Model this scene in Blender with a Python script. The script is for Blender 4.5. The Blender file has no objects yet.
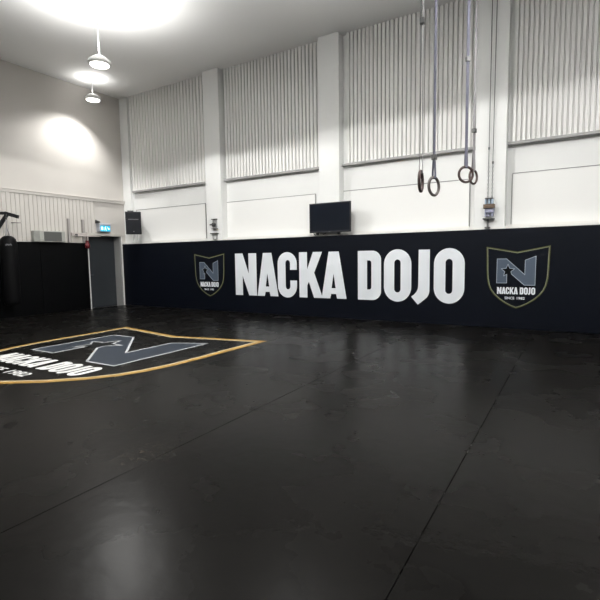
import bpy, bmesh, math, random
from mathutils import Vector, Matrix

random.seed(7)
S = bpy.context.scene
COL = S.collection
PI = math.pi

# ------------------------------------------------------------------ camera
cam_d = bpy.data.cameras.new('camera')
cam = bpy.data.objects.new('camera', cam_d)
COL.objects.link(cam)
cam_d.sensor_width = 36.0
cam_d.lens = 456.89 / 600 * 36.0
cam_d.clip_start = 0.05
EYE = 1.4748
_r = Vector((0.85628108, 0.51630326, -0.01461702))
_u = Vector((-0.0356242, 0.08726705, 0.99554778))
_f = Vector((-0.51528014, 0.85194801, -0.09311802))
cam.matrix_world = Matrix(((_r.x, _u.x, -_f.x, 0), (_r.y, _u.y, -_f.y, 0), (_r.z, _u.z, -_f.z, EYE), (0, 0, 0, 1)))
S.camera = cam

# ------------------------------------------------------------------ world, exposure
W = bpy.data.worlds.new('world')
S.world = W
W.use_nodes = True
W.node_tree.nodes['Background'].inputs[0].default_value = (0.75, 0.8, 0.9, 1)
W.node_tree.nodes['Background'].inputs[1].default_value = 0.05
S.view_settings.view_transform = 'Standard'
S.view_settings.look = 'None'
S.view_settings.gamma = 1.0
S.view_settings.use_curve_mapping = False
S.view_settings.exposure = 0.0

# the room's ceiling lamps: (x, y, lamp height, watts, full cone angle in degrees, blend, watts of the uplight added to brighten the ceiling)
CEIL = 6.6
LAMPS = [
    (-11.90, 8.50, 5.98, 470, 124, 0.7, 60),
    (-8.0, 5.9, 5.20, 640, 160, 0.07, 850),
    (-3.6, 5.6, 5.20, 490, 167, 0.08, 1700),
    (0.8, 5.6, 5.20, 430, 170, 0.08, 2000),
    (-8.0, 1.4, 5.20, 150, 158, 0.2, 900),
    (-3.6, 1.4, 5.20, 170, 160, 0.2, 1300),
    (0.8, 1.4, 5.20, 170, 160, 0.2, 1300),
]
LAMP_COLOR = (1.0, 0.99, 0.965)

# ------------------------------------------------------------------ helpers
def sock(n, name):
    return n.inputs[name]

def mat(name, col, rough=0.5, spec=0.5, metal=0.0, noise=0.0, nscale=20.0, bump=0.0, bscale=60.0, emit=None, estr=0.0, coat=0.0):
    m = bpy.data.materials.new(name)
    m.use_nodes = True
    nt = m.node_tree
    b = nt.nodes['Principled BSDF']
    b.inputs['Base Color'].default_value = (*col, 1)
    b.inputs['Roughness'].default_value = rough
    b.inputs['Specular IOR Level'].default_value = spec
    b.inputs['Metallic'].default_value = metal
    if coat:
        b.inputs['Coat Weight'].default_value = coat
        b.inputs['Coat Roughness'].default_value = 0.25
    if emit:
        b.inputs['Emission Color'].default_value = (*emit, 1)
        b.inputs['Emission Strength'].default_value = estr
    tc = nt.nodes.new('ShaderNodeTexCoord')
    if noise:
        n = nt.nodes.new('ShaderNodeTexNoise')
        n.inputs['Scale'].default_value = nscale
        n.inputs['Detail'].default_value = 5
        nt.links.new(tc.outputs['Object'], n.inputs['Vector'])
        mx = nt.nodes.new('ShaderNodeMix')
        mx.data_type = 'RGBA'
        mx.inputs[6].default_value = (*[c * (1 - noise) for c in col], 1)
        mx.inputs[7].default_value = (*[min(1, c * (1 + noise)) for c in col], 1)
        nt.links.new(n.outputs['Fac'], mx.inputs[0])
        nt.links.new(mx.outputs[2], b.inputs['Base Color'])
    if bump:
        n = nt.nodes.new('ShaderNodeTexNoise')
        n.inputs['Scale'].default_value = bscale
        n.inputs['Detail'].default_value = 4
        nt.links.new(tc.outputs['Object'], n.inputs['Vector'])
        bp = nt.nodes.new('ShaderNodeBump')
        bp.inputs['Strength'].default_value = bump
        bp.inputs['Distance'].default_value = 0.02
        nt.links.new(n.outputs['Fac'], bp.inputs['Height'])
        nt.links.new(bp.outputs['Normal'], b.inputs['Normal'])
    return m

def srgb(r, g, b):
    def f(c):
        c /= 255.0
        return c / 12.92 if c <= 0.04045 else ((c + 0.055) / 1.055) ** 2.4
    return (f(r), f(g), f(b))

class MB:
    """collects shapes, links them as one mesh object"""
    def __init__(self):
        self.bm = bmesh.new()

    def box(self, x0, x1, y0, y1, z0, z1, M=None):
        x0, x1 = min(x0, x1), max(x0, x1)
        y0, y1 = min(y0, y1), max(y0, y1)
        z0, z1 = min(z0, z1), max(z0, z1)
        v = [self.bm.verts.new((M @ Vector(p)) if M else p) for p in
             ((x0, y0, z0), (x1, y0, z0), (x1, y1, z0), (x0, y1, z0), (x0, y0, z1), (x1, y0, z1), (x1, y1, z1), (x0, y1, z1))]
        for f in ((0, 3, 2, 1), (4, 5, 6, 7), (0, 1, 5, 4), (1, 2, 6, 5), (2, 3, 7, 6), (3, 0, 4, 7)):
            self.bm.faces.new([v[i] for i in f])
        return self

    def prism(self, pts, axis, a, b):
        """pts in the two other axes, extruded along axis from a to b"""
        def P(p, t):
            return {'x': (t, p[0], p[1]), 'y': (p[0], t, p[1]), 'z': (p[0], p[1], t)}[axis]
        A = [self.bm.verts.new(P(p, a)) for p in pts]
        B = [self.bm.verts.new(P(p, b)) for p in pts]
        n = len(pts)
        self.bm.faces.new(A)
        self.bm.faces.new(B[::-1])
        for i in range(n):
            self.bm.faces.new((A[i], B[i], B[(i + 1) % n], A[(i + 1) % n]))
        return self

    def tube(self, pts, r, seg=10, closed=False):
        pts = [Vector(p) for p in pts]
        n = len(pts)
        rings = []
        up = None
        for i, p in enumerate(pts):
            if closed:
                t = (pts[(i + 1) % n] - pts[i - 1]).normalized()
            else:
                t = (pts[min(i + 1, n - 1)] - pts[max(i - 1, 0)]).normalized()
            if up is None:
                up = Vector((0, 0, 1)) if abs(t.z) < 0.9 else Vector((1, 0, 0))
            a = t.cross(up).normalized()
            bb = a.cross(t).normalized()
            up = bb
            rr = r[i] if isinstance(r, (list, tuple)) else r
            rings.append([self.bm.verts.new(p + (a * math.cos(2 * PI * k / seg) + bb * math.sin(2 * PI * k / seg)) * rr) for k in range(seg)])
        m = n if closed else n - 1
        for i in range(m):
            A, B = rings[i], rings[(i + 1) % n]
            for k in range(seg):
                self.bm.faces.new((A[k], A[(k + 1) % seg], B[(k + 1) % seg], B[k]))
        if not closed:
            self.bm.faces.new(rings[0][::-1])
            self.bm.faces.new(rings[-1])
        return self

    def torus(self, c, R, r, M, seg=36, sub=10, sz=1.0):
        """ring in the local XZ plane of M, its axis local Y"""
        pts = []
        for k in range(seg):
            a = 2 * PI * k / seg
            pts.append(Vector(c) + M @ Vector((R * math.cos(a), 0, R * math.sin(a) * sz)))
        ax = M @ Vector((0, 1, 0))
        rings = []
        for k in range(seg):
            d = (pts[k] - Vector(c)).normalized()
            rings.append([self.bm.verts.new(pts[k] + (d * math.cos(2 * PI * j / sub) + ax * math.sin(2 * PI * j / sub)) * r) for j in range(sub)])
        for k in range(seg):
            A, B = rings[k], rings[(k + 1) % seg]
            for j in range(sub):
                self.bm.faces.new((A[j], A[(j + 1) % sub], B[(j + 1) % sub], B[j]))
        return self

    def lathe(self, prof, c=(0, 0, 0), seg=28, sx=1.0, sy=1.0):
        c = Vector(c)
        rings = []
        for r, z in prof:
            if r < 1e-6:
                rings.append([self.bm.verts.new(c + Vector((0, 0, z)))])
            else:
                rings.append([self.bm.verts.new(c + Vector((r * sx * math.cos(2 * PI * k / seg), r * sy * math.sin(2 * PI * k / seg), z))) for k in range(seg)])
        for A, B in zip(rings, rings[1:]):
            for k in range(seg):
                k2 = (k + 1) % seg
                if len(A) == 1 and len(B) == 1:
                    continue
                if len(A) == 1:
                    self.bm.faces.new((A[0], B[k2], B[k]))
                elif len(B) == 1:
                    self.bm.faces.new((A[k], A[k2], B[0]))
                else:
                    self.bm.faces.new((A[k], A[k2], B[k2], B[k]))
        return self

    def build(self, name, m, parent=None, bevel=0.0, smooth=False, loc=None):
        bmesh.ops.recalc_face_normals(self.bm, faces=self.bm.faces)
        me = bpy.data.meshes.new(name)
        if loc is not None:
            bmesh.ops.translate(self.bm, verts=self.bm.verts, vec=-Vector(loc))
        self.bm.to_mesh(me)
        self.bm.free()
        o = bpy.data.objects.new(name, me)
        COL.objects.link(o)
        me.materials.append(m)
        if smooth:
            for p in me.polygons:
                p.use_smooth = True
        if bevel:
            bv = o.modifiers.new('bevel', 'BEVEL')
            bv.width = bevel
            bv.segments = 2
            bv.limit_method = 'ANGLE'
            bv.angle_limit = 0.7
        if loc is not None:
            o.location = loc
        if parent:
            adopt(o, parent)
        return o

def world_of(o):
    M = o.matrix_basis.copy()
    while o.parent:
        o = o.parent
        M = o.matrix_basis @ M
    return M

def adopt(o, parent):
    o.parent = parent
    o.matrix_parent_inverse = Matrix.Identity(4)
    o.matrix_basis = world_of(parent).inverted() @ o.matrix_basis

def tag(o, label=None, cat=None, group=None, kind=None):
    if label: o['label'] = label
    if cat: o['category'] = cat
    if group: o['group'] = group
    if kind: o['kind'] = kind
    return o

def thing(name, loc, label, cat, group=None):
    o = bpy.data.objects.new(name, None)
    COL.objects.link(o)
    o.empty_display_size = 0.1
    o.location = loc
    return tag(o, label, cat, group)

def struct(o):
    o['kind'] = 'structure'
    return o

def poly_obj(name, loops, m, M, thick, parent=None):
    """flat shape with holes (even-odd loops in local XY), extruded by thick along local Z of M"""
    cu = bpy.data.curves.new(name, 'CURVE')
    cu.dimensions = '2D'
    cu.fill_mode = 'BOTH'
    cu.extrude = thick / 2
    for lp in loops:
        sp = cu.splines.new('POLY')
        sp.points.add(len(lp) - 1)
        for p, q in zip(sp.points, lp):
            p.co = (q[0], q[1], 0, 1)
        sp.use_cyclic_u = True
    return curve_to_mesh(name, cu, m, M @ Matrix.Translation((0, 0, thick / 2)), parent)

def curve_to_mesh(name, cu, m, M, parent):
    t = bpy.data.objects.new('tmp', cu)
    COL.objects.link(t)
    dg = bpy.context.evaluated_depsgraph_get()
    dg.update()
    me = bpy.data.meshes.new_from_object(t.evaluated_get(dg))
    bpy.data.objects.remove(t)
    me.name = name
    me.transform(M)
    me.materials.clear()
    me.materials.append(m)
    o = bpy.data.objects.new(name, me)
    COL.objects.link(o)
    if parent:
        adopt(o, parent)
    return o

# ------------------------------------------------------------------ materials
WHITE = mat('white_wall_paint', (0.78, 0.785, 0.775), 0.6, 0.3, noise=0.015, nscale=3)
WARM = mat('plaster_paint', (0.54, 0.515, 0.485), 0.65, 0.3, noise=0.02, nscale=2.5)
PANEL = mat('white_board', (0.82, 0.82, 0.805), 0.5, 0.3)
CLAD = mat('cladding_sheet', (0.74, 0.735, 0.72), 0.5, 0.35)
CEILM = mat('ceiling_paint', (0.86, 0.86, 0.85), 0.8, 0.2)
LEDGE = mat('grey_ledge_metal', (0.30, 0.30, 0.295), 0.5, 0.4)
PADM = mat('dark_vinyl', (0.0030, 0.0042, 0.0078), 0.45, 0.12, noise=0.15, nscale=2, bump=0.05, bscale=90)
PADB = mat('black_vinyl', (0.0018, 0.002, 0.0024), 0.45, 0.10, noise=0.15, nscale=2, bump=0.05, bscale=90)
LETM = mat('white_print', (0.78, 0.81, 0.85), 0.5, 0.3)
FLETM = mat('white_floor_print', (0.70, 0.70, 0.69), 0.45, 0.12)
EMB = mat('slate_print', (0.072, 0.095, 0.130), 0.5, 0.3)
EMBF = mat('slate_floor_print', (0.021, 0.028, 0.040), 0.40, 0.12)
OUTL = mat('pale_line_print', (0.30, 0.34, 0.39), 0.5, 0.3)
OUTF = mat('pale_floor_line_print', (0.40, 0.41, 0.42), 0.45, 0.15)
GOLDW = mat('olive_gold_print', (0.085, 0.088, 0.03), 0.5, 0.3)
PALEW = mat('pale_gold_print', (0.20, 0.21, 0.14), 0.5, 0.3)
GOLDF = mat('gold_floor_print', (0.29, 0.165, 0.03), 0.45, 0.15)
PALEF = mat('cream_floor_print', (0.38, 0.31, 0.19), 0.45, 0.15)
STARM = mat('black_print', (0.005, 0.006, 0.007), 0.45, 0.06)
DOORM = mat('charcoal_door_paint', (0.032, 0.037, 0.042), 0.5, 0.3)
JAMB = mat('grey_reveal', (0.26, 0.26, 0.255), 0.6, 0.3, noise=0.06, nscale=6)
TRIM = mat('white_trim', (0.78, 0.77, 0.74), 0.5, 0.3)
LINTEL = mat('beige_lintel', (0.52, 0.50, 0.46), 0.6, 0.3)
BLACK = mat('black_plastic', (0.012, 0.013, 0.016), 0.5, 0.35)
GRILLE = mat('speaker_grille', (0.016, 0.017, 0.021), 0.7, 0.2, bump=0.2, bscale=250)
SCREEN = mat('dark_screen', (0.006, 0.008, 0.013), 0.15, 0.3)
GREYL = mat('grey_mark', (0.16, 0.16, 0.17), 0.5, 0.3)
STEEL = mat('galvanised_steel', (0.38, 0.38, 0.38), 0.4, 0.5, metal=0.6, noise=0.1, nscale=30)
DKSTEEL = mat('dark_steel', (0.10, 0.10, 0.10), 0.45, 0.4, metal=0.5)
WOOD = mat('brown_wood', (0.12, 0.085, 0.06), 0.55, 0.3, noise=0.25, nscale=25)
BLUEM = mat('pale_blue_metal', (0.38, 0.47, 0.58), 0.45, 0.4)
BLUEGR = mat('blue_grey_metal', (0.26, 0.27, 0.36), 0.45, 0.4)
RINGM = mat('dark_ring', (0.065, 0.043, 0.04), 0.5, 0.25, noise=0.2, nscale=40)
RINGM2 = mat('grey_ring', (0.10, 0.085, 0.08), 0.45, 0.4, noise=0.2, nscale=40)
STRAPD = mat('navy_webbing', (0.13, 0.13, 0.17), 0.8, 0.2, bump=0.2, bscale=200)
STRAPL = mat('grey_webbing', (0.32, 0.31, 0.32), 0.8, 0.2, bump=0.2, bscale=200)
LEATH = mat('black_bag_leather', (0.004, 0.004, 0.0045), 0.5, 0.08, bump=0.1, bscale=60)
RED = mat('red_leather', (0.12, 0.010, 0.014), 0.5, 0.4, bump=0.1, bscale=60)
CABM = mat('light_grey_casing', (0.34, 0.345, 0.32), 0.55, 0.3)
CABD = mat('mid_grey_panel', (0.085, 0.088, 0.085), 0.5, 0.3)
RACKM = mat('white_rack_steel', (0.45, 0.41, 0.39), 0.5, 0.4)
RACKG = mat('grey_rack_steel', (0.33, 0.31, 0.30), 0.5, 0.4)
CYAN = mat('lit_cyan_sign', (0.02, 0.3, 0.45), 0.4, 0.3, emit=(0.0, 0.42, 0.72), estr=1.0)
CYANW = mat('lit_white_pictogram', (0.8, 0.9, 0.95), 0.4, 0.3, emit=(0.75, 0.98, 1.0), estr=1.0)
SIGNB = mat('sign_housing', (0.5, 0.52, 0.58), 0.4, 0.4)
SUBF = mat('underfloor', (0.006, 0.006, 0.006), 0.9, 0.1)
LAMPB = mat('lamp_housing', (0.72, 0.72, 0.70), 0.45, 0.4)
LAMPG = mat('lamp_diffuser', (0.9, 0.9, 0.88), 0.5, 0.3, emit=(1.0, 0.97, 0.92), estr=6.0)

def mat_floor():
    m = mat('black_mat_vinyl', (0.006, 0.006, 0.006), 0.30, 0.042)
    nt = m.node_tree
    b = nt.nodes['Principled BSDF']
    tc = nt.nodes.new('ShaderNodeTexCoord')
    # broad wear
    n1 = nt.nodes.new('ShaderNodeTexNoise'); n1.inputs['Scale'].default_value = 0.55; n1.inputs['Detail'].default_value = 6; n1.inputs['Roughness'].default_value = 0.6
    nt.links.new(tc.outputs['Object'], n1.inputs['Vector'])
    cr = nt.nodes.new('ShaderNodeValToRGB')
    cr.color_ramp.elements[0].position = 0.3; cr.color_ramp.elements[0].color = (0.0042, 0.0040, 0.0038, 1)
    cr.color_ramp.elements[1].position = 0.75; cr.color_ramp.elements[1].color = (0.0076, 0.0070, 0.0063, 1)
    nt.links.new(n1.outputs['Fac'], cr.inputs['Fac'])
    # pale scuffs at the near end of one seam
    mp = nt.nodes.new('ShaderNodeMapping')
    mp.inputs['Location'].default_value = (2.80 * 3.4, -2.25 * 2.6, 0)
    mp.inputs['Scale'].default_value = (3.4, 2.6, 1)
    nt.links.new(tc.outputs['Object'], mp.inputs['Vector'])
    ln = nt.nodes.new('ShaderNodeVectorMath'); ln.operation = 'LENGTH'
    nt.links.new(mp.outputs['Vector'], ln.inputs[0])
    mr = nt.nodes.new('ShaderNodeMapRange')
    mr.inputs['From Min'].default_value = 0.15; mr.inputs['From Max'].default_value = 1.0
    mr.inputs['To Min'].default_value = 1.0; mr.inputs['To Max'].default_value = 0.0
    nt.links.new(ln.outputs['Value'], mr.inputs['Value'])
    n2 = nt.nodes.new('ShaderNodeTexNoise'); n2.inputs['Scale'].default_value = 24; n2.inputs['Detail'].default_value = 8; n2.inputs['Roughness'].default_value = 0.75
    nt.links.new(tc.outputs['Object'], n2.inputs['Vector'])
    r2 = nt.nodes.new('ShaderNodeValToRGB')
    r2.color_ramp.elements[0].position = 0.50; r2.color_ramp.elements[1].position = 0.72
    nt.links.new(n2.outputs['Fac'], r2.inputs['Fac'])
    mu = nt.nodes.new('ShaderNodeMath'); mu.operation = 'MULTIPLY'
    nt.links.new(mr.outputs['Result'], mu.inputs[0]); nt.links.new(r2.outputs['Color'], mu.inputs[1])
    mx = nt.nodes.new('ShaderNodeMix'); mx.data_type = 'RGBA'
    nt.links.new(mu.outputs['Value'], mx.inputs[0])
    nt.links.new(cr.outputs['Color'], mx.inputs[6])
    mx.inputs[7].default_value = (0.055, 0.045, 0.034, 1)
    nt.links.new(mx.outputs[2], b.inputs['Base Color'])
    # roughness wear and fine grain
    n3 = nt.nodes.new('ShaderNodeTexNoise'); n3.inputs['Scale'].default_value = 1.4; n3.inputs['Detail'].default_value = 7
    nt.links.new(tc.outputs['Object'], n3.inputs['Vector'])
    m3 = nt.nodes.new('ShaderNodeMapRange')
    m3.inputs['To Min'].default_value = 0.22; m3.inputs['To Max'].default_value = 0.32
    nt.links.new(n3.outputs['Fac'], m3.inputs['Value'])
    nt.links.new(m3.outputs['Result'], b.inputs['Roughness'])
    n4 = nt.nodes.new('ShaderNodeTexNoise'); n4.inputs['Scale'].default_value = 8; n4.inputs['Detail'].default_value = 6
    nt.links.new(tc.outputs['Object'], n4.inputs['Vector'])
    bp = nt.nodes.new('ShaderNodeBump'); bp.inputs['Strength'].default_value = 0.10; bp.inputs['Distance'].default_value = 0.02
    nt.links.new(n4.outputs['Fac'], bp.inputs['Height'])
    nt.links.new(bp.outputs['Normal'], b.inputs['Normal'])
    return m
FLOORM = mat_floor()

# ------------------------------------------------------------------ the room
D = 9.8388          # front of the back wall padding
L = 12.68           # front of the left wall padding is x = -L
BAY = D + 0.30      # recessed wall bays above the padding
XR, YF = 6.0, -4.5  # right wall, wall behind the camera
LW = -L - 0.06      # face of the left wall

struct(MB().box(LW - 0.5, XR + 0.2, YF - 0.2, BAY + 0.2, -0.24, -0.04).build('floor', SUBF))
struct(MB().box(LW - 0.5, XR + 0.2, YF - 0.2, BAY + 0.2, CEIL, CEIL + 0.2).build('ceiling', CEILM))
m = MB()
m.box(LW - 0.4, XR, BAY, BAY + 0.2, -0.04, CEIL)
m.box(LW, XR, D + 0.06, BAY, -0.04, 2.0)
struct(m.build('wall_back', WHITE))
m = MB()
m.box(LW - 0.2, LW, YF, 8.60, -0.04, CEIL)
m.box(LW - 0.2, LW, 9.81, BAY, -0.04, CEIL)
m.box(LW - 0.2, LW, 8.60, 9.81, 2.26, CEIL)
m.box(LW - 0.4, LW - 0.3, 8.4, 10.0, -0.04, 2.5)
struct(m.build('wall_left', WARM))
struct(MB().box(XR, XR + 0.2, YF, BAY, -0.04, CEIL).build('wall_right', WHITE))
struct(MB().box(LW, XR, YF - 0.2, YF, -0.04, CEIL).build('wall_front', WHITE))

tn = [0]
def trim(mb, m, bevel=0.0):
    tn[0] += 1
    return struct(mb.build('trim_%d' % tn[0], m, bevel=bevel))

# columns in front of the bays
for x0, x1 in ((-9.03, -8.475), (-5.39, -4.85), (-1.815, -1.245), (2.35, 2.9)):
    trim(MB().box(x0, x1, D + 0.04, BAY, 2.0, CEIL), WHITE, 0.008)
trim(MB().box(LW, -12.38, D + 0.18, BAY, 2.0, CEIL), WHITE, 0.008)
# white edge strip along the top of the padding
trim(MB().box(LW, XR, D + 0.028, BAY, 1.98, 2.022), TRIM)

# corrugated sheets over grey ledges, and the flush boards below them
def corrugated(x0, x1, pitch):
    n = max(2, round((x1 - x0) / pitch))
    p = (x1 - x0) / n
    pts = []
    yb, yf = BAY - 0.045, BAY - 0.10
    for i in range(n):
        a = x0 + i * p
        pts += [(a, yf), (a + 0.62 * p, yf), (a + 0.72 * p, yb), (a + 0.90 * p, yb)]
    pts += [(x1, yf), (x1, BAY), (x0, BAY)]
    return MB().prism(pts, 'z', 3.655, CEIL)
for (x0, x1, s0, pitch) in ((-12.28, -9.03, -12.28, 0.125), (-8.475, -5.39, -8.40, 0.105), (-4.85, -1.815, -4.72, 0.097), (-1.245, 2.35, -1.16, 0.085)):
    sh = trim(corrugated(s0, x1, pitch), CLAD)
    MB().box(x0, x1, BAY - 0.13, BAY, 3.615, 3.665).build('ledge', LEDGE, sh)
for (x0, x1, z1) in ((-12.25, -9.29, 3.06), (-8.48, -5.64, 3.03), (-4.85, -1.965, 3.03), (-1.145, 2.2, 3.06)):
    bd = trim(MB().box(x0, x1, BAY - 0.02, BAY, 2.06, z1), PANEL, 0.004)
    k = MB()
    k.box(x0 - 0.006, x1, BAY - 0.026, BAY, z1, z1 + 0.016)
    k.box(x1, x1 + 0.022, BAY - 0.022, BAY, 2.06, z1 + 0.016)
    k.box(x0 - 0.014, x0, BAY - 0.022, BAY, 2.06, z1)
    k.build('shadow_strip', JAMB, bd)  # grey strips standing in for the shadow line around the board
    MB().box(x0 - 0.02, x1 + 0.02, BAY - 0.05, BAY, 2.028, 2.07).build('sill', TRIM, bd)

# left wall: trunking and slatted boarding below it
pts = []
y, p = 5.0, 0.115
n = int((9.0 - y) / p)
for i in range(n):
    a = y + i * p
    pts += [(LW + 0.03, a), (LW + 0.03, a + 0.088), (LW + 0.014, a + 0.094), (LW + 0.014, a + 0.109)]
pts += [(LW + 0.03, y + n * p), (LW, y + n * p), (LW, y)]
bm_ = MB()
lo_pts = [q for q in pts[:-3] if q[1] < 8.56]
lo_pts += [(LW + 0.03, lo_pts[-1][1]), (LW, lo_pts[-1][1]), (LW, y)]
bm_.prism(lo_pts, 'z', 2.0, 2.315)
bm_.prism(pts, 'z', 2.315, 3.27)
slats = trim(bm_, WARM)
trim(MB().box(LW, LW + 0.05, YF, 10.13, 3.275, 3.365).box(LW, LW + 0.065, YF, 10.13, 3.35, 3.37), WARM, 0.004)
jb = trim(MB().box(LW, LW + 0.07, 10.02, 10.12, 3.30, 3.42).box(LW + 0.07, LW + 0.085, 10.04, 10.10, 3.33, 3.39), LINTEL, 0.006)

# the door in the left wall
dl = struct(MB().box(LW - 0.29, LW - 0.24, 8.66, 9.76, -0.02, 2.22).build('door_1', DOORM, bevel=0.006))
rv = MB()
rv.box(LW - 0.30, -L - 0.005, 9.75, 9.80, -0.035, 2.22)
rv.box(LW - 0.30, -L - 0.005, 8.60, 8.625, -0.035, 2.22)
rv.build('door_reveal', JAMB, dl)
rv = MB()
rv.box(LW - 0.02, -L + 0.01, 9.80, 9.835, -0.035, 2.24)
rv.box(LW - 0.02, -L + 0.005, 8.605, 8.632, -0.035, 2.24)
rv.build('door_casing', TRIM, dl)
MB().box(LW - 0.30, -L + 0.01, 8.60, 9.835, 2.225, 2.31).build('door_lintel', LINTEL, dl, bevel=0.005)
hd = MB()
hd.tube([(LW - 0.245, 8.80, 1.02), (LW - 0.19, 8.80, 1.02)], 0.012)
hd.tube([(LW - 0.19, 8.79, 1.02), (LW - 0.19, 8.92, 1.02)], 0.010)
hd.build('door_handle', DKSTEEL, dl, smooth=True)

# ------------------------------------------------------------------ lettering: condensed block capitals
CAP = 1.13
def arc(cx, cy, rx, ry, a0, a1, n=14):
    return [(cx + rx * math.cos(math.radians(a0 + (a1 - a0) * i / n)), cy + ry * math.sin(math.radians(a0 + (a1 - a0) * i / n))) for i in range(n + 1)]
def stadium(x0, x1, z0, z1, rr=None):
    r = (x1 - x0) / 2 if rr is None else rr
    rz = r * 1.05
    return (arc(x1 - r, z1 - rz, r, rz, 0, 90) + arc(x0 + r, z1 - rz, r, rz, 90, 180) + arc(x0 + r, z0 + rz, r, rz, 180, 270) + arc(x1 - r, z0 + rz, r, rz, 270, 360))
G = {}
G['N'] = [[(0, 1.13), (0.26, 1.13), (0.46, 0.58), (0.46, 1.13), (0.72, 1.13), (0.72, 0), (0.46, 0), (0.25, 0.53), (0.25, 0), (0, 0)]]
G['A'] = [[(0.2, 1.13), (0.47, 1.13), (0.67, 0), (0.42, 0), (0.393, 0.11), (0.262, 0.11), (0.235, 0), (0, 0)], [(0.328, 0.60), (0.272, 0.25), (0.384, 0.25)]]
G['C'] = [arc(0.29, 0.85, 0.29, 0.29, 0, 180) + arc(0.29, 0.28, 0.29, 0.30, 180, 360) + [(0.58, 0.42), (0.38, 0.42)] +
          [(0.38, 0.28)] + arc(0.31, 0.27, 0.07, 0.08, 0, -180, 8) + arc(0.31, 0.86, 0.07, 0.08, 180, 0, 8) + [(0.38, 0.69), (0.58, 0.69)]]
G['K'] = [[(0, 1.13), (0.23, 1.13), (0.23, 0.70), (0.40, 1.13), (0.655, 1.13), (0.43, 0.62), (0.665, 0), (0.42, 0), (0.275, 0.40), (0.23, 0.30), (0.23, 0), (0, 0)]]
G['D'] = [[(0, 0), (0.34, 0)] + arc(0.36, 0.21, 0.21, 0.21, -90, 0) + arc(0.36, 0.92, 0.21, 0.21, 0, 90) + [(0, 1.13)],
          [(0.23, 0.24), (0.28, 0.24)] + arc(0.285, 0.30, 0.05, 0.06, -90, 0, 6) + arc(0.285, 0.85, 0.05, 0.06, 0, 90, 6) + [(0.23, 0.91)]]
G['O'] = [stadium(0, 0.63, -0.015, 1.15), stadium(0.242, 0.388, 0.19, 0.925)]
G['J'] = [[(0.16, 1.13), (0.40, 1.13), (0.40, 0.32)] + arc(0.14, 0.26, 0.26, 0.26, 5, -42, 6) + [(0.15, -0.065), (0.0, 0.105)] + [(0.06, 0.15), (0.115, 0.21), (0.147, 0.28), (0.155, 0.36)]]
LINE = [('N', -8.01), ('A', -7.27), ('C', -6.61), ('K', -5.96), ('A', -5.325), ('D', -4.36), ('O', -3.72), ('J', -3.09), ('O', -2.60)]
X0, X1 = -8.01, -1.97

def planeM(ox, oy, oz, face):
    """local X,Y,Z of a flat sign: 'wall' faces -Y, 'floor' faces up"""
    if face == 'wall':
        return Matrix(((1, 0, 0, ox), (0, 0, -1, oy), (0, 1, 0, oz), (0, 0, 0, 1)))
    return Matrix.Translation((ox, oy, oz))

def sloop(lp, sx, sy, ox, oy):
    return [(x * sx + ox, z * sy + oy) for x, z in lp]

# ------------------------------------------------------------------ the shield emblem (width 1, top corners at y = 0)
HALF = [(0, -0.098), (0.505, 0.0), (0.497, -0.22), (0.493, -0.42), (0.485, -0.56), (0.462, -0.68), (0.43, -0.765), (0.37, -0.85), (0.28, -0.938), (0.178, -1.008), (0.09, -1.055), (0, -1.088)]
SH = HALF + [(-x, y) for x, y in HALF[-2:0:-1]]

def offset_loop(lp, d):
    """moves a clockwise closed loop inwards by d"""
    n = len(lp)
    out = []
    area = sum(lp[i][0] * lp[(i + 1) % n][1] - lp[(i + 1) % n][0] * lp[i][1] for i in range(n))
    sg = 1 if area > 0 else -1
    for i in range(n):
        p0, p1, p2 = Vector(lp[i - 1]), Vector(lp[i]), Vector(lp[(i + 1) % n])
        a, b = (p1 - p0).normalized(), (p2 - p1).normalized()
        na, nb = Vector((-a.y, a.x)) * sg, Vector((-b.y, b.x)) * sg
        k = (na + nb)
        k = k / max(0.3, (1 + na.dot(nb)))
        out.append((p1.x + k.x * d, p1.y + k.y * d))
    return out

NP = [(-0.322, -0.220), (-0.170, -0.220), (0.125, -0.497), (0.128, -0.245), (0.290, -0.178), (0.287, -0.677), (0.122, -0.677), (-0.160, -0.417), (-0.162, -0.645), (-0.325, -0.645)]
STC, STR = (-0.145, -0.428), 0.088
def star(R, k=0.42):
    return [(STC[0] + (R if i % 2 == 0 else R * k) * math.cos(PI / 2 + i * PI / 5), STC[1] + (R if i % 2 == 0 else R * k) * math.sin(PI / 2 + i * PI / 5)) for i in range(10)]
def inside(p, poly):
    c = False
    n = len(poly)
    for i in range(n):
        (x1, y1), (x2, y2) = poly[i], poly[i - 1]
        if (y1 > p[1]) != (y2 > p[1]) and p[0] < (x2 - x1) * (p[1] - y1) / (y2 - y1) + x1:
            c = not c
    return c

def strip_line(mb, lp, w, keep, M, t, step=0.006):
    """thin flat line along a closed loop, only where keep(midpoint)"""
    n = len(lp)
    for i in range(n):
        a, b = Vector(lp[i]), Vector(lp[(i + 1) % n])
        k = max(1, int((b - a).length / step))
        d = (b - a).normalized()
        nn = Vector((-d.y, d.x)) * (w / 2)
        run = None
        for j in range(k + 1):
            ok = j < k and keep(a.lerp(b, (j + 0.5) / k))
            if ok and run is None:
                run = j
            if not ok and run is not None:
                p, q = a.lerp(b, run / k) - d * w * 0.4, a.lerp(b, j / k) + d * w * 0.4
                c = [p + nn, p - nn, q - nn, q + nn]
                lo = [mb.bm.verts.new(M @ Vector((v.x, v.y, 0))) for v in c]
                hi = [mb.bm.verts.new(M @ Vector((v.x, v.y, t))) for v in c]
                mb.bm.faces.new(hi)
                mb.bm.faces.new(lo[::-1])
                for e in range(4):
                    mb.bm.faces.new((lo[e], lo[(e + 1) % 4], hi[(e + 1) % 4], hi[e]))
                run = None

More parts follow.
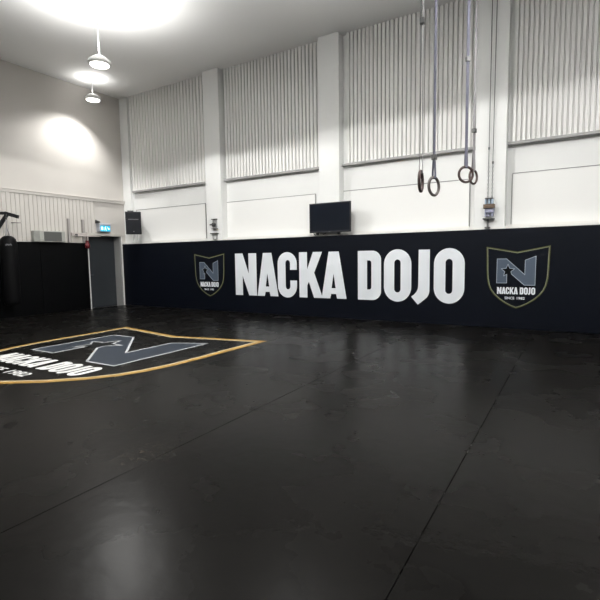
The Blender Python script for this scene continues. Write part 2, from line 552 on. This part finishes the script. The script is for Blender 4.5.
def emblem(parent, face, cx, top, base, w, mats, t):
    gold, pale, fill, line, black, let = mats
    sc = Matrix.Diagonal((w, w, 1, 1))
    def M(lift):
        if face == 'wall':
            return planeM(cx, base - lift, top, 'wall') @ sc
        return planeM(cx, top, base + lift, 'floor') @ sc
    in1, in2 = (offset_loop(SH, 0.016), offset_loop(SH, 0.025)) if face == 'wall' else (offset_loop(SH, 0.024), offset_loop(SH, 0.037))
    e = poly_obj('emblem', [SH, in1], gold, M(0), t, parent)
    poly_obj('inner_border', [in1, in2], pale, M(0), t, e)
    poly_obj('monogram', [NP], fill, M(0), t, e)
    mb = MB()
    so = star(STR * 1.30, 0.46)
    strip_line(mb, NP, 0.010, lambda p: not inside(p, so), M(t), t)
    strip_line(mb, so, 0.009, lambda p: inside(p, NP), M(t), t)
    mb.build('monogram_outline', line, e)
    poly_obj('star', [star(STR * 1.26, 0.46)], black, M(t), t * 0.6, e)
    sx, sy = 0.608 / (X1 - X0), 0.122 / CAP
    loops = []
    for ch, x in LINE:
        g = [sloop(lp, sx, sy, (x - X0) * sx - 0.314, -0.840) for lp in G[ch]]
        loops.append(g)
    mb = None
    names = []
    for g in loops:
        o = poly_obj('letter', g, let, M(0), t, e)
    for word, xa_, xb_ in (('SINCE', -0.186, -0.030), ('1982', 0.010, 0.134)):
        cu = bpy.data.curves.new('since', 'FONT')
        cu.body = word
        cu.size = 1.0
        cu.extrude = t / 2
        cu.offset = 0.018
        o = curve_to_mesh('small_lettering', cu, let, Matrix.Identity(4), None)
        xs = [v.co.x for v in o.data.vertices]; ys = [v.co.y for v in o.data.vertices]
        fx, fy = (xb_ - xa_) / (max(xs) - min(xs)), 0.045 / (max(ys) - min(ys))
        T = M(0) @ Matrix.Translation((xa_, -0.931, t / 2)) @ Matrix.Diagonal((fx, fy, 1, 1)) @ Matrix.Translation((-min(xs), -min(ys), 0))
        o.data.transform(T)
        adopt(o, e)
    return e

# ------------------------------------------------------------------ floor mats (four long mats, their seams run to the back wall)
def floor_mat(x0, x1, label):
    mb = MB().box(x0 + 0.0026, x1 - 0.0026, YF + 0.02, D - 0.004, -0.04, 0.0)
    o = mb.build('floor_mat', FLOORM, bevel=0.002)
    return tag(o, label, 'floor mat', 'black floor mats')
mat_a = floor_mat(-L + 0.012, -4.63, 'wide black floor mat printed with the large gold shield emblem')
mat_b = floor_mat(-4.63, -2.637, 'plain black floor mat right beside the shield emblem, scuffed at its near seam')
mat_c = floor_mat(-2.637, -0.652, 'plain black floor mat below the last letters, between the two right-hand seams')
mat_d = floor_mat(-0.652, XR - 0.01, 'plain black floor mat furthest right, below the right-hand wall shield')
emblem(mat_a, 'floor', -6.555, 6.555, 0.0, 3.75, (GOLDF, PALEF, EMBF, OUTF, STARM, FLETM), 0.0012)

# ------------------------------------------------------------------ wall padding
pad = MB().box(-L + 0.002, XR - 0.01, D, D + 0.058, 0.0, 1.978).build('wall_pad', PADM, bevel=0.01)
tag(pad, 'long black wall padding on the back wall with big white lettering and two shields', 'wall pad')
for ch, x in LINE:
    poly_obj('letter', [sloop(lp, 1, 1, x, 0.47) for lp in G[ch]], LETM, planeM(0, D, 0, 'wall'), 0.003, pad)
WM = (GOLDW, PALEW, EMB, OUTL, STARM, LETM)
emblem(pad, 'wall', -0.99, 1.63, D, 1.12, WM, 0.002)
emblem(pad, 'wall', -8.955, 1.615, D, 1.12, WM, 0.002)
p1 = MB().box(-L - 0.058, -L, 7.16, 8.595, 0.0, 1.995).build('wall_pad', PADB, bevel=0.01)
tag(p1, 'plain black wall pad on the left wall beside the door, under the grey casing', 'wall pad', 'plain black pads of the left wall')
p2 = MB().box(-L - 0.058, -L, YF + 0.02, 7.154, 0.0, 1.995).build('wall_pad', PADB, bevel=0.01)
tag(p2, 'plain black wall pad on the left wall behind the punching bag', 'wall pad', 'plain black pads of the left wall')

# ------------------------------------------------------------------ television
tv = thing('television', (-5.03, D + 0.04, 2.05), 'black flat screen television hung on the white column above the lettering', 'television')
fr = MB()
fr.box(-5.58, -4.49, D - 0.12, D - 0.07, 2.05, 2.75)
fr.build('casing', BLACK, tv, bevel=0.006)
MB().box(-5.555, -4.515, D - 0.123, D - 0.119, 2.095, 2.725).build('screen', SCREEN, tv)
MB().box(-5.06, -5.01, D - 0.124, D - 0.119, 2.066, 2.078).build('badge', GREYL, tv)
for x in (-5.40, -4.82):
    MB().box(x - 0.03, x + 0.03, D - 0.07, D - 0.03, 2.0, 2.6).build('bracket_rail', BLACK, tv)
MB().box(-5.43, -4.79, D - 0.03, D + 0.04, 2.03, 2.10).build('wall_plate', STEEL, tv)
MB().tube([(-5.50, D - 0.06, 2.07), (-5.49, D - 0.05, 2.03), (-5.47, D - 0.02, 2.0), (-5.46, D + 0.0, 2.0)], 0.010, 8).build('cable', BLACK, tv, smooth=True)
MB().tube([(-5.24, D - 0.075, 2.01), (-5.18, D - 0.075, 2.03), (-5.12, D - 0.075, 2.07), (-5.06, D - 0.08, 2.10)], 0.010, 8).build('cable', BLACK, tv, smooth=True)

# ------------------------------------------------------------------ loudspeaker in the corner
a = math.radians(52)
spc = Vector((-11.965, 9.735, 0))
sp = thing('loudspeaker', (spc.x, spc.y, 2.27), 'black loudspeaker cabinet mounted high in the corner above the padding', 'loudspeaker')
MR = Matrix.Translation((spc.x, spc.y, 2.62)) @ Matrix.Rotation(a, 4, 'Z') @ Matrix.Rotation(math.radians(4), 4, 'X')
def trap(mb, w0, w1, y0, y1, z0, z1, M):
    pts = [(-w0, y0), (w0, y0), (w1, y1), (-w1, y1)]
    lo = [mb.bm.verts.new(M @ Vector((p[0], p[1], z0))) for p in pts]
    hi = [mb.bm.verts.new(M @ Vector((p[0], p[1], z1))) for p in pts]
    mb.bm.faces.new(lo[::-1]); mb.bm.faces.new(hi)
    for i in range(4):
        mb.bm.faces.new((lo[i], lo[(i + 1) % 4], hi[(i + 1) % 4], hi[i]))
mb = MB(); trap(mb, 0.235, 0.15, -0.17, 0.17, -0.35, 0.35, MR); mb.build('cabinet', BLACK, sp, bevel=0.015)
mb = MB(); trap(mb, 0.215, 0.215, -0.182, -0.168, -0.32, 0.32, MR); mb.build('grille', GRILLE, sp, bevel=0.006)
MB().box(-0.15, 0.15, -0.19, -0.18, 0.10, 0.125, MR).build('nameplate', GREYL, sp)
MB().box(-0.02, 0.02, -0.19, -0.18, -0.27, -0.245, MR).build('badge', GREYL, sp)
mb = MB()
mb.box(-0.16, 0.02, -0.03, 0.05, 0.35, 0.385, MR)
mb.tube([MR @ Vector((0, 0.02, 0.37)), MR @ Vector((0, 0.30, 0.37)), (-12.42, BAY - 0.03, 2.97)], 0.02, 10)
mb.box(-12.52, -12.40, D + 0.15, D + 0.19, 2.88, 3.05)
mb.build('mounting_bracket', DKSTEEL, sp)

# ------------------------------------------------------------------ exit sign over the door
ex = thing('exit_sign', (-L, 9.150, 2.36), 'lit cyan exit sign with white pictogram over the dark door', 'exit sign')
xf = LW + 0.16
mb = MB().box(LW, xf, 8.970, 9.350, 2.355, 2.555); mb.build('lamp_case', SIGNB, ex, bevel=0.006)
MB().box(xf, xf + 0.006, 9.000, 9.340, 2.365, 2.535).build('lit_face', CYAN, ex)
mb = MB().box(LW, xf + 0.03, 8.960, 9.360, 2.555, 2.605); mb.build('top_cap', SIGNB, ex, bevel=0.006)
mb = MB().prism([(LW, 2.72), (LW + 0.05, 2.70), (xf + 0.02, 2.66), (xf + 0.02, 2.62), (LW + 0.06, 2.605), (LW, 2.605)], 'y', 8.940, 8.985)
mb.build('bracket', DKSTEEL, ex)
pic = MB()
xa, xb = xf + 0.006, xf + 0.010
pic.box(xa, xb, 9.025, 9.085, 2.40, 2.505)                                 # doorway
pic.build('pictogram_door', CYANW, ex)
pic = MB()
def quad(pts): pic.prism(pts, 'x', xa, xb)
quad([(9.162, 2.515), (9.178, 2.523), (9.192, 2.515), (9.192, 2.499), (9.178, 2.491), (9.162, 2.499)])   # head
quad([(9.145, 2.488), (9.185, 2.484), (9.195, 2.438), (9.155, 2.432)])     # body
quad([(9.155, 2.436), (9.178, 2.434), (9.150, 2.405), (9.115, 2.395), (9.113, 2.408), (9.138, 2.415)])
quad([(9.172, 2.436), (9.195, 2.438), (9.208, 2.405), (9.200, 2.378), (9.185, 2.380), (9.190, 2.405)])
quad([(9.150, 2.486), (9.146, 2.474), (9.115, 2.455), (9.110, 2.465)])
pic.build('pictogram_runner', CYANW, ex)
pic = MB()
quad([(9.230, 2.505), (9.255, 2.505), (9.295, 2.43), (9.270, 2.43)])
quad([(9.255, 2.415), (9.310, 2.415), (9.310, 2.475), (9.298, 2.475), (9.298, 2.43), (9.255, 2.43)])
pic.build('pictogram_arrow', CYANW, ex)

# ------------------------------------------------------------------ grey casing on top of the left padding
cb = thing('wall_casing', (LW, 7.38, 2.0), 'light grey metal casing with dark front panel above the left padding', 'casing')
prof = [(LW + 0.04, 6.95), (LW + 0.14, 6.97), (LW + 0.24, 7.08), (LW + 0.24, 7.80), (LW + 0.04, 7.80)]
MB().prism(prof, 'z', 2.0, 2.30).build('casing', CABM, cb, bevel=0.008)
MB().box(LW + 0.235, LW + 0.244, 7.19, 7.69, 2.02, 2.275).build('front_panel', CABD, cb)

# ------------------------------------------------------------------ white rack beside the door
rk = thing('wall_rack', (LW, 8.28, 2.0), 'white steel rack with two uprights and a rod, left of the door', 'rack')
xw = LW + 0.03
for y, z1 in ((8.03, 2.69), (8.48, 2.69)):
    MB().box(xw, xw + 0.06, y - 0.03, y + 0.03, 2.0, z1).build('upright', RACKG, rk, bevel=0.005)
MB().box(xw + 0.06, xw + 0.11, 8.06, 8.56, 2.20, 2.29).build('crossbar', RACKM, rk, bevel=0.005)
MB().box(xw + 0.005, xw + 0.02, 8.10, 8.45, 2.0, 2.18).build('back_plate', LINTEL, rk)
MB().tube([(xw + 0.14, 8.14, 2.195), (xw + 0.20, 8.94, 2.195)], 0.016, 10).build('rod', RACKM, rk, smooth=True)
mb = MB().box(xw + 0.10, xw + 0.16, 8.17, 8.22, 2.17, 2.25); mb.build('rod_clamp', DKSTEEL, rk)

# red mitt hanging below the rack
rm = thing('hanging_mitt', (-L + 0.08, 8.53, 2.1), 'small dark red padded mitt hanging from the rack beside the door', 'mitt')
mb = MB()
mb.lathe([(0, -0.115), (0.035, -0.108), (0.062, -0.085), (0.074, -0.045), (0.070, 0.0), (0.055, 0.045), (0.045, 0.075), (0.048, 0.10), (0.05, 0.125), (0, 0.13)], (-L + 0.085, 8.54, 1.94), 20, 0.85, 1.0)
mb.build('padding', RED, rm, smooth=True)
mb = MB()
mb.tube([(-L + 0.085, 8.545, 2.06), (-L + 0.09, 8.54, 2.12), (-L + 0.115, 8.53, 2.185)], 0.012, 8)
mb.build('loop', RACKG, rm, smooth=True)
mb = MB()
mb.tube([(-L + 0.10, 8.48, 1.97), (-L + 0.11, 8.465, 1.93), (-L + 0.11, 8.475, 1.89)], [0.022, 0.026, 0.018], 10)
mb.build('thumb', RED, rm, smooth=True)

# ------------------------------------------------------------------ punching bag and its wall arm
bx, by = -12.24, 6.12
bag = thing('punching_bag', (bx, by, 0.35), 'black punching bag hanging by straps from the dark wall arm at the left', 'punching bag')
prof = [(0, 0.38), (0.15, 0.38), (0.185, 0.41), (0.195, 0.5), (0.199, 1.2), (0.199, 1.86), (0.192, 1.95), (0.168, 2.035), (0.125, 2.09), (0.07, 2.118), (0, 2.125)]
MB().lathe(prof, (bx, by, 0), 32).build('bag_body', LEATH, bag, smooth=True)
for dx, dy in ((0.04, -0.07), (-0.04, 0.07)):
    st = MB()
    st.tube([(bx + dx, by + dy, 2.07), (bx + dx * 0.9, by + dy * 0.8, 2.16), (bx - 0.02, by + 0.0, 2.32), (bx - 0.03, by + 0.0, 2.53)], 0.014, 8)
    st.build('hanging_strap', STRAPL, bag, smooth=True)
st = MB()
st.torus((bx - 0.03, by, 2.55), 0.03, 0.008, Matrix.Identity(3), 16, 8)
st.build('shackle', DKSTEEL, bag, smooth=True)
lg = MB()
dirc = Vector((-bx, -by, 0)).normalized()
tang = Vector((-dirc.y, dirc.x, 0))
for i in range(7):
    o_ = -0.055 + i * 0.02
    an = o_ / 0.199
    c0 = Vector((bx, by, 1.885 + 0.004 * (i % 3))) + (dirc * math.cos(an) + tang * math.sin(an)) * 0.1985
    Mq = Matrix.Translation(c0) @ Matrix(((tang.x, dirc.x, 0, 0), (tang.y, dirc.y, 0, 0), (0, 0, 1, 0), (0, 0, 0, 1)))
    lg.box(-0.007, 0.007, 0, 0.004, -0.016, 0.018 + 0.006 * (i % 2), Mq)
lg.build('faded_mark', GREYL, bag)

arm = thing('bag_arm', (LW, 6.0, 2.2), 'black steel wall arm with a diagonal strut that carries the punching bag', 'wall arm')
pw = LW + 0.03
MB().box(pw, pw + 0.04, 5.93, 6.07, 2.1, 2.78).build('wall_plate', BLACK, arm, bevel=0.005)
def bar(mb, p, q, w, h):
    p, q = Vector(p), Vector(q)
    d = (q - p)
    ln_ = d.length
    d.normalize()
    s = d.cross(Vector((0, 0, 1))).normalized()
    u = s.cross(d)
    M = Matrix(((s.x, d.x, u.x, p.x), (s.y, d.y, u.y, p.y), (s.z, d.z, u.z, p.z), (0, 0, 0, 1)))
    mb.box(-w / 2, w / 2, 0, ln_, -h / 2, h / 2, M)
mb = MB(); bar(mb, (pw + 0.02, 5.98, 2.70), (-12.33, 6.17, 2.685), 0.07, 0.07); bar(mb, (-12.36, 6.155, 2.69), (-12.07, 6.32, 2.59), 0.07, 0.085)
mb.build('arm', BLACK, arm, bevel=0.006)
mb = MB(); bar(mb, (pw + 0.03, 6.02, 2.18), (-12.30, 6.18, 2.67), 0.06, 0.08); mb.build('strut', BLACK, arm, bevel=0.006)
mb = MB(); mb.tube([(bx - 0.03, by, 2.585), (bx - 0.05, by + 0.03, 2.66)], 0.010, 8); mb.build('hook', DKSTEEL, arm, smooth=True)
pg = MB().tube([(LW + 0.02, 6.46, 2.49), (LW + 0.30, 6.57, 2.475)], 0.011, 8).build('peg', RACKG, None, smooth=True)
tag(pg, 'thin grey steel peg sticking out of the slatted wall beside the punching bag', 'peg')

# ------------------------------------------------------------------ pulley gear on the columns
yf = D + 0.04
def links(mb, x, y, z0, z1, R=0.017, r=0.0045):
    n = int((z1 - z0) / (R * 2.3))
    for i in range(n):
        z = z0 + (i + 0.5) * (z1 - z0) / n
        M3 = Matrix.Rotation((PI / 2) * (i % 2), 3, 'Z')
        mb.torus((x, y, z), R * 0.62, r, M3, 8, 5, 1.9)
ho = thing('chain_hoist', (-1.53, yf, 2.0), 'chain hoist with brown block on the right-hand column, below two hanging chains', 'hoist')
MB().box(-1.60, -1.45, yf - 0.10, yf, 2.565, 2.59).build('top_plate', DKSTEEL, ho)
for x in (-1.585, -1.525, -1.465):
    MB().box(x - 0.017, x + 0.017, yf - 0.09, yf, 2.47, 2.565).build('upper_block', BLUEM, ho, bevel=0.004)
MB().box(-1.625, -1.42, yf - 0.13, yf, 2.385, 2.465).build('brown_block', WOOD, ho, bevel=0.006)
b = MB()
b.box(-1.60, -1.43, yf - 0.10, yf, 2.30, 2.385)
for x in (-1.585, -1.53, -1.46):
    b.box(x - 0.016, x + 0.016, yf - 0.08, yf, 2.225, 2.30)
b.build('lower_block', BLUEGR, ho, bevel=0.004)
MB().box(-1.635, -1.425, yf - 0.10, yf, 2.17, 2.195).build('bottom_plate', DKSTEEL, ho, bevel=0.004)
b = MB().box(-1.565, -1.535, yf - 0.05, yf, 2.0, 2.17).box(-1.60, -1.50, yf - 0.06, yf, 2.0, 2.025)
b.build('stem', DKSTEEL, ho)
for x, xt in ((-1.55, -1.55), (-1.475, -1.465)):
    mb = MB()
    links(mb, x, yf - 0.05, 2.59, 3.25)
    mb.tube([(x, yf - 0.05, 3.25), (xt, yf - 0.05, CEIL)], 0.0075, 6)
    zk = 3.55 if x < -1.5 else 3.27
    mb.lathe([(0, -0.035), (0.016, -0.02), (0.018, 0.02), (0, 0.035)], (x, yf - 0.05, zk), 10)
    mb.build('chain', DKSTEEL, ho)
pu = thing('wall_pulley', (-8.72, yf, 2.0), 'small grey pulley bracket on the left-hand column beside the first shield', 'pulley')
MB().box(-8.79, -8.64, yf - 0.03, yf, 2.29, 2.58).build('back_plate', STEEL, pu, bevel=0.004)
MB().box(-8.80, -8.63, yf - 0.08, yf, 2.555, 2.58).build('flange', DKSTEEL, pu)
MB().box(-8.79, -8.62, yf - 0.08, yf, 2.29, 2.315).build('flange', DKSTEEL, pu)
b = MB()
b.tube([(-8.72, yf - 0.09, 2.42), (-8.72, yf - 0.03, 2.42)], 0.055, 18)
b.build('wheel', DKSTEEL, pu)
MB().tube([(-8.86, yf - 0.06, 2.42), (-8.72, yf - 0.06, 2.42)], 0.02, 10).build('pin', DKSTEEL, pu)
hk = thing('rope_cleat', (-8.72, yf, 2.0), 'pale bracket with a dark top bar on the column, just under the small pulley', 'bracket')
MB().box(-8.86, -8.60, yf - 0.07, yf, 2.165, 2.19).build('top_bar', DKSTEEL, hk)
b = MB()
bar(b, (-8.80, yf - 0.03, 2.165), (-8.77, yf - 0.03, 2.02), 0.02, 0.03)
bar(b, (-8.635, yf - 0.03, 2.165), (-8.65, yf - 0.03, 2.02), 0.012, 0.02)
b.box(-8.76, -8.64, yf - 0.05, yf, 2.0, 2.025)
b.build('leg', STEEL, hk)

# ------------------------------------------------------------------ gymnastic rings
def gym_ring(x, y, z, turn, ringm, strapm, label, buckle_z, sw=0.038, gap=0.005, tilt=0.0):
    R = 0.104
    t = thing('gymnastic_ring', (x, y, z), label, 'gymnastic ring', 'gymnastic rings on straps')
    va = math.atan2(y, x) - PI / 2              # direction of the line of sight
    rz = va + math.radians(turn)
    M3 = Matrix.Rotation(rz, 3, 'Z') @ Matrix.Rotation(math.radians(tilt), 3, 'Y')
    MB().torus((x, y, z), R, 0.0168, M3, 40, 12).build('ring', ringm, t, smooth=True)
    MB4 = Matrix.Translation((x, y, 0)) @ Matrix.Rotation(rz, 4, 'Z')
    s = MB()
    zt = z + R
    pts = []
    for yy, zz in ((gap, CEIL), (gap, zt + 0.28), (0.0185, zt + 0.05), (0.0185, zt - 0.012), (0.010, zt - 0.0205)):
        pts.append((yy, zz))
    outer = pts + [(-a_, b_) for a_, b_ in pts[::-1]]
    inner = [(a_ - 0.0025 if a_ > 0 else a_ + 0.0025, b_ + (0.003 if b_ < zt - 0.015 else 0)) for a_, b_ in outer]
    n_ = len(outer)
    V = [[s.bm.verts.new(MB4 @ Vector((xx, a_, b_))) for a_, b_ in lp] for lp in (outer, inner) for xx in (-sw / 2, sw / 2)]
    for i in range(n_ - 1):
        s.bm.faces.new((V[0][i], V[0][i + 1], V[1][i + 1], V[1][i]))
        s.bm.faces.new((V[2][i], V[2][i + 1], V[3][i + 1], V[3][i]))
        s.bm.faces.new((V[0][i], V[0][i + 1], V[2][i + 1], V[2][i]))
        s.bm.faces.new((V[1][i], V[1][i + 1], V[3][i + 1], V[3][i]))
    s.build('strap', strapm, t)
    MB().box(-sw / 2 - 0.006, sw / 2 + 0.006, -0.024, 0.024, buckle_z - 0.03, buckle_z + 0.03, MB4).build('buckle', DKSTEEL, t, bevel=0.003)
    return t
gym_ring(-1.461, 4.955, 2.267, 80, RINGM, STRAPL, 'dark gymnastic ring seen edge-on, furthest left of the four', 3.9, gap=0.012)
gym_ring(-1.476, 5.534, 2.287, 57, RINGM2, STRAPD, 'grey gymnastic ring hanging lowest, second from the left', 2.62)
gym_ring(-1.350, 6.699, 2.578, 30, RINGM, STRAPD, 'dark gymnastic ring seen nearly face-on with a broad navy strap', 4.1)
gym_ring(-1.401, 7.499, 2.663, 60, RINGM, STRAPL, 'dark gymnastic ring on a grey strap, furthest right and partly behind another', 3.35, sw=0.056)

# ------------------------------------------------------------------ the lamps
for i, (x, y, z, wd, cone, blend, up) in enumerate(LAMPS):
    lab = ('round high bay lamp near the left wall, just above the bright patch it throws' if i == 0 else
           'round high bay lamp that looks largest, hanging in front of the first wall bay' if i == 1 else
           'round high bay lamp hanging over the black mats, outside the view')
    t = thing('high_bay_lamp', (x, y, z), lab, 'ceiling lamp', 'high bay lamps')
    MB().lathe([(0.0, 0.0), (0.20, 0.0), (0.215, 0.03), (0.20, 0.08), (0.09, 0.16), (0.0, 0.165)], (x, y, z + 0.02), 28).build('housing', LAMPB, t, smooth=False)
    MB().lathe([(0.0, 0.0), (0.17, 0.0), (0.17, 0.012), (0.0, 0.012)], (x, y, z + 0.006), 28).build('diffuser', LAMPG, t)
    MB().tube([(x, y, z + 0.18), (x, y, CEIL)], 0.012, 8).build('rod', STEEL, t)
    ld = bpy.data.lights.new('lamp_light', 'SPOT')
    ld.energy = wd
    ld.color = LAMP_COLOR
    ld.spot_size = math.radians(cone)
    ld.spot_blend = blend
    ld.shadow_soft_size = 0.12
    lo = bpy.data.objects.new('lamp_light', ld)
    COL.objects.link(lo)
    lo.location = (x, y, z - 0.02)
    if i == 0:
        lo.rotation_euler = Vector((-0.20, -0.20, -1)).to_track_quat('-Z', 'Y').to_euler()   # tipped towards the near wall
    adopt(lo, t)
    ud = bpy.data.lights.new('added_uplight', 'SPOT')  # added upward light that brightens ceiling and upper walls, no part of the lamp
    ud.energy = up
    ud.color = LAMP_COLOR
    ud.spot_size = math.radians(170)
    ud.spot_blend = 1.0
    ud.shadow_soft_size = 0.1
    uo = bpy.data.objects.new('added_uplight', ud)
    COL.objects.link(uo)
    uo.location = (x, y, z + 0.2)
    uo.rotation_euler = (PI, 0, 0)
    adopt(uo, t)
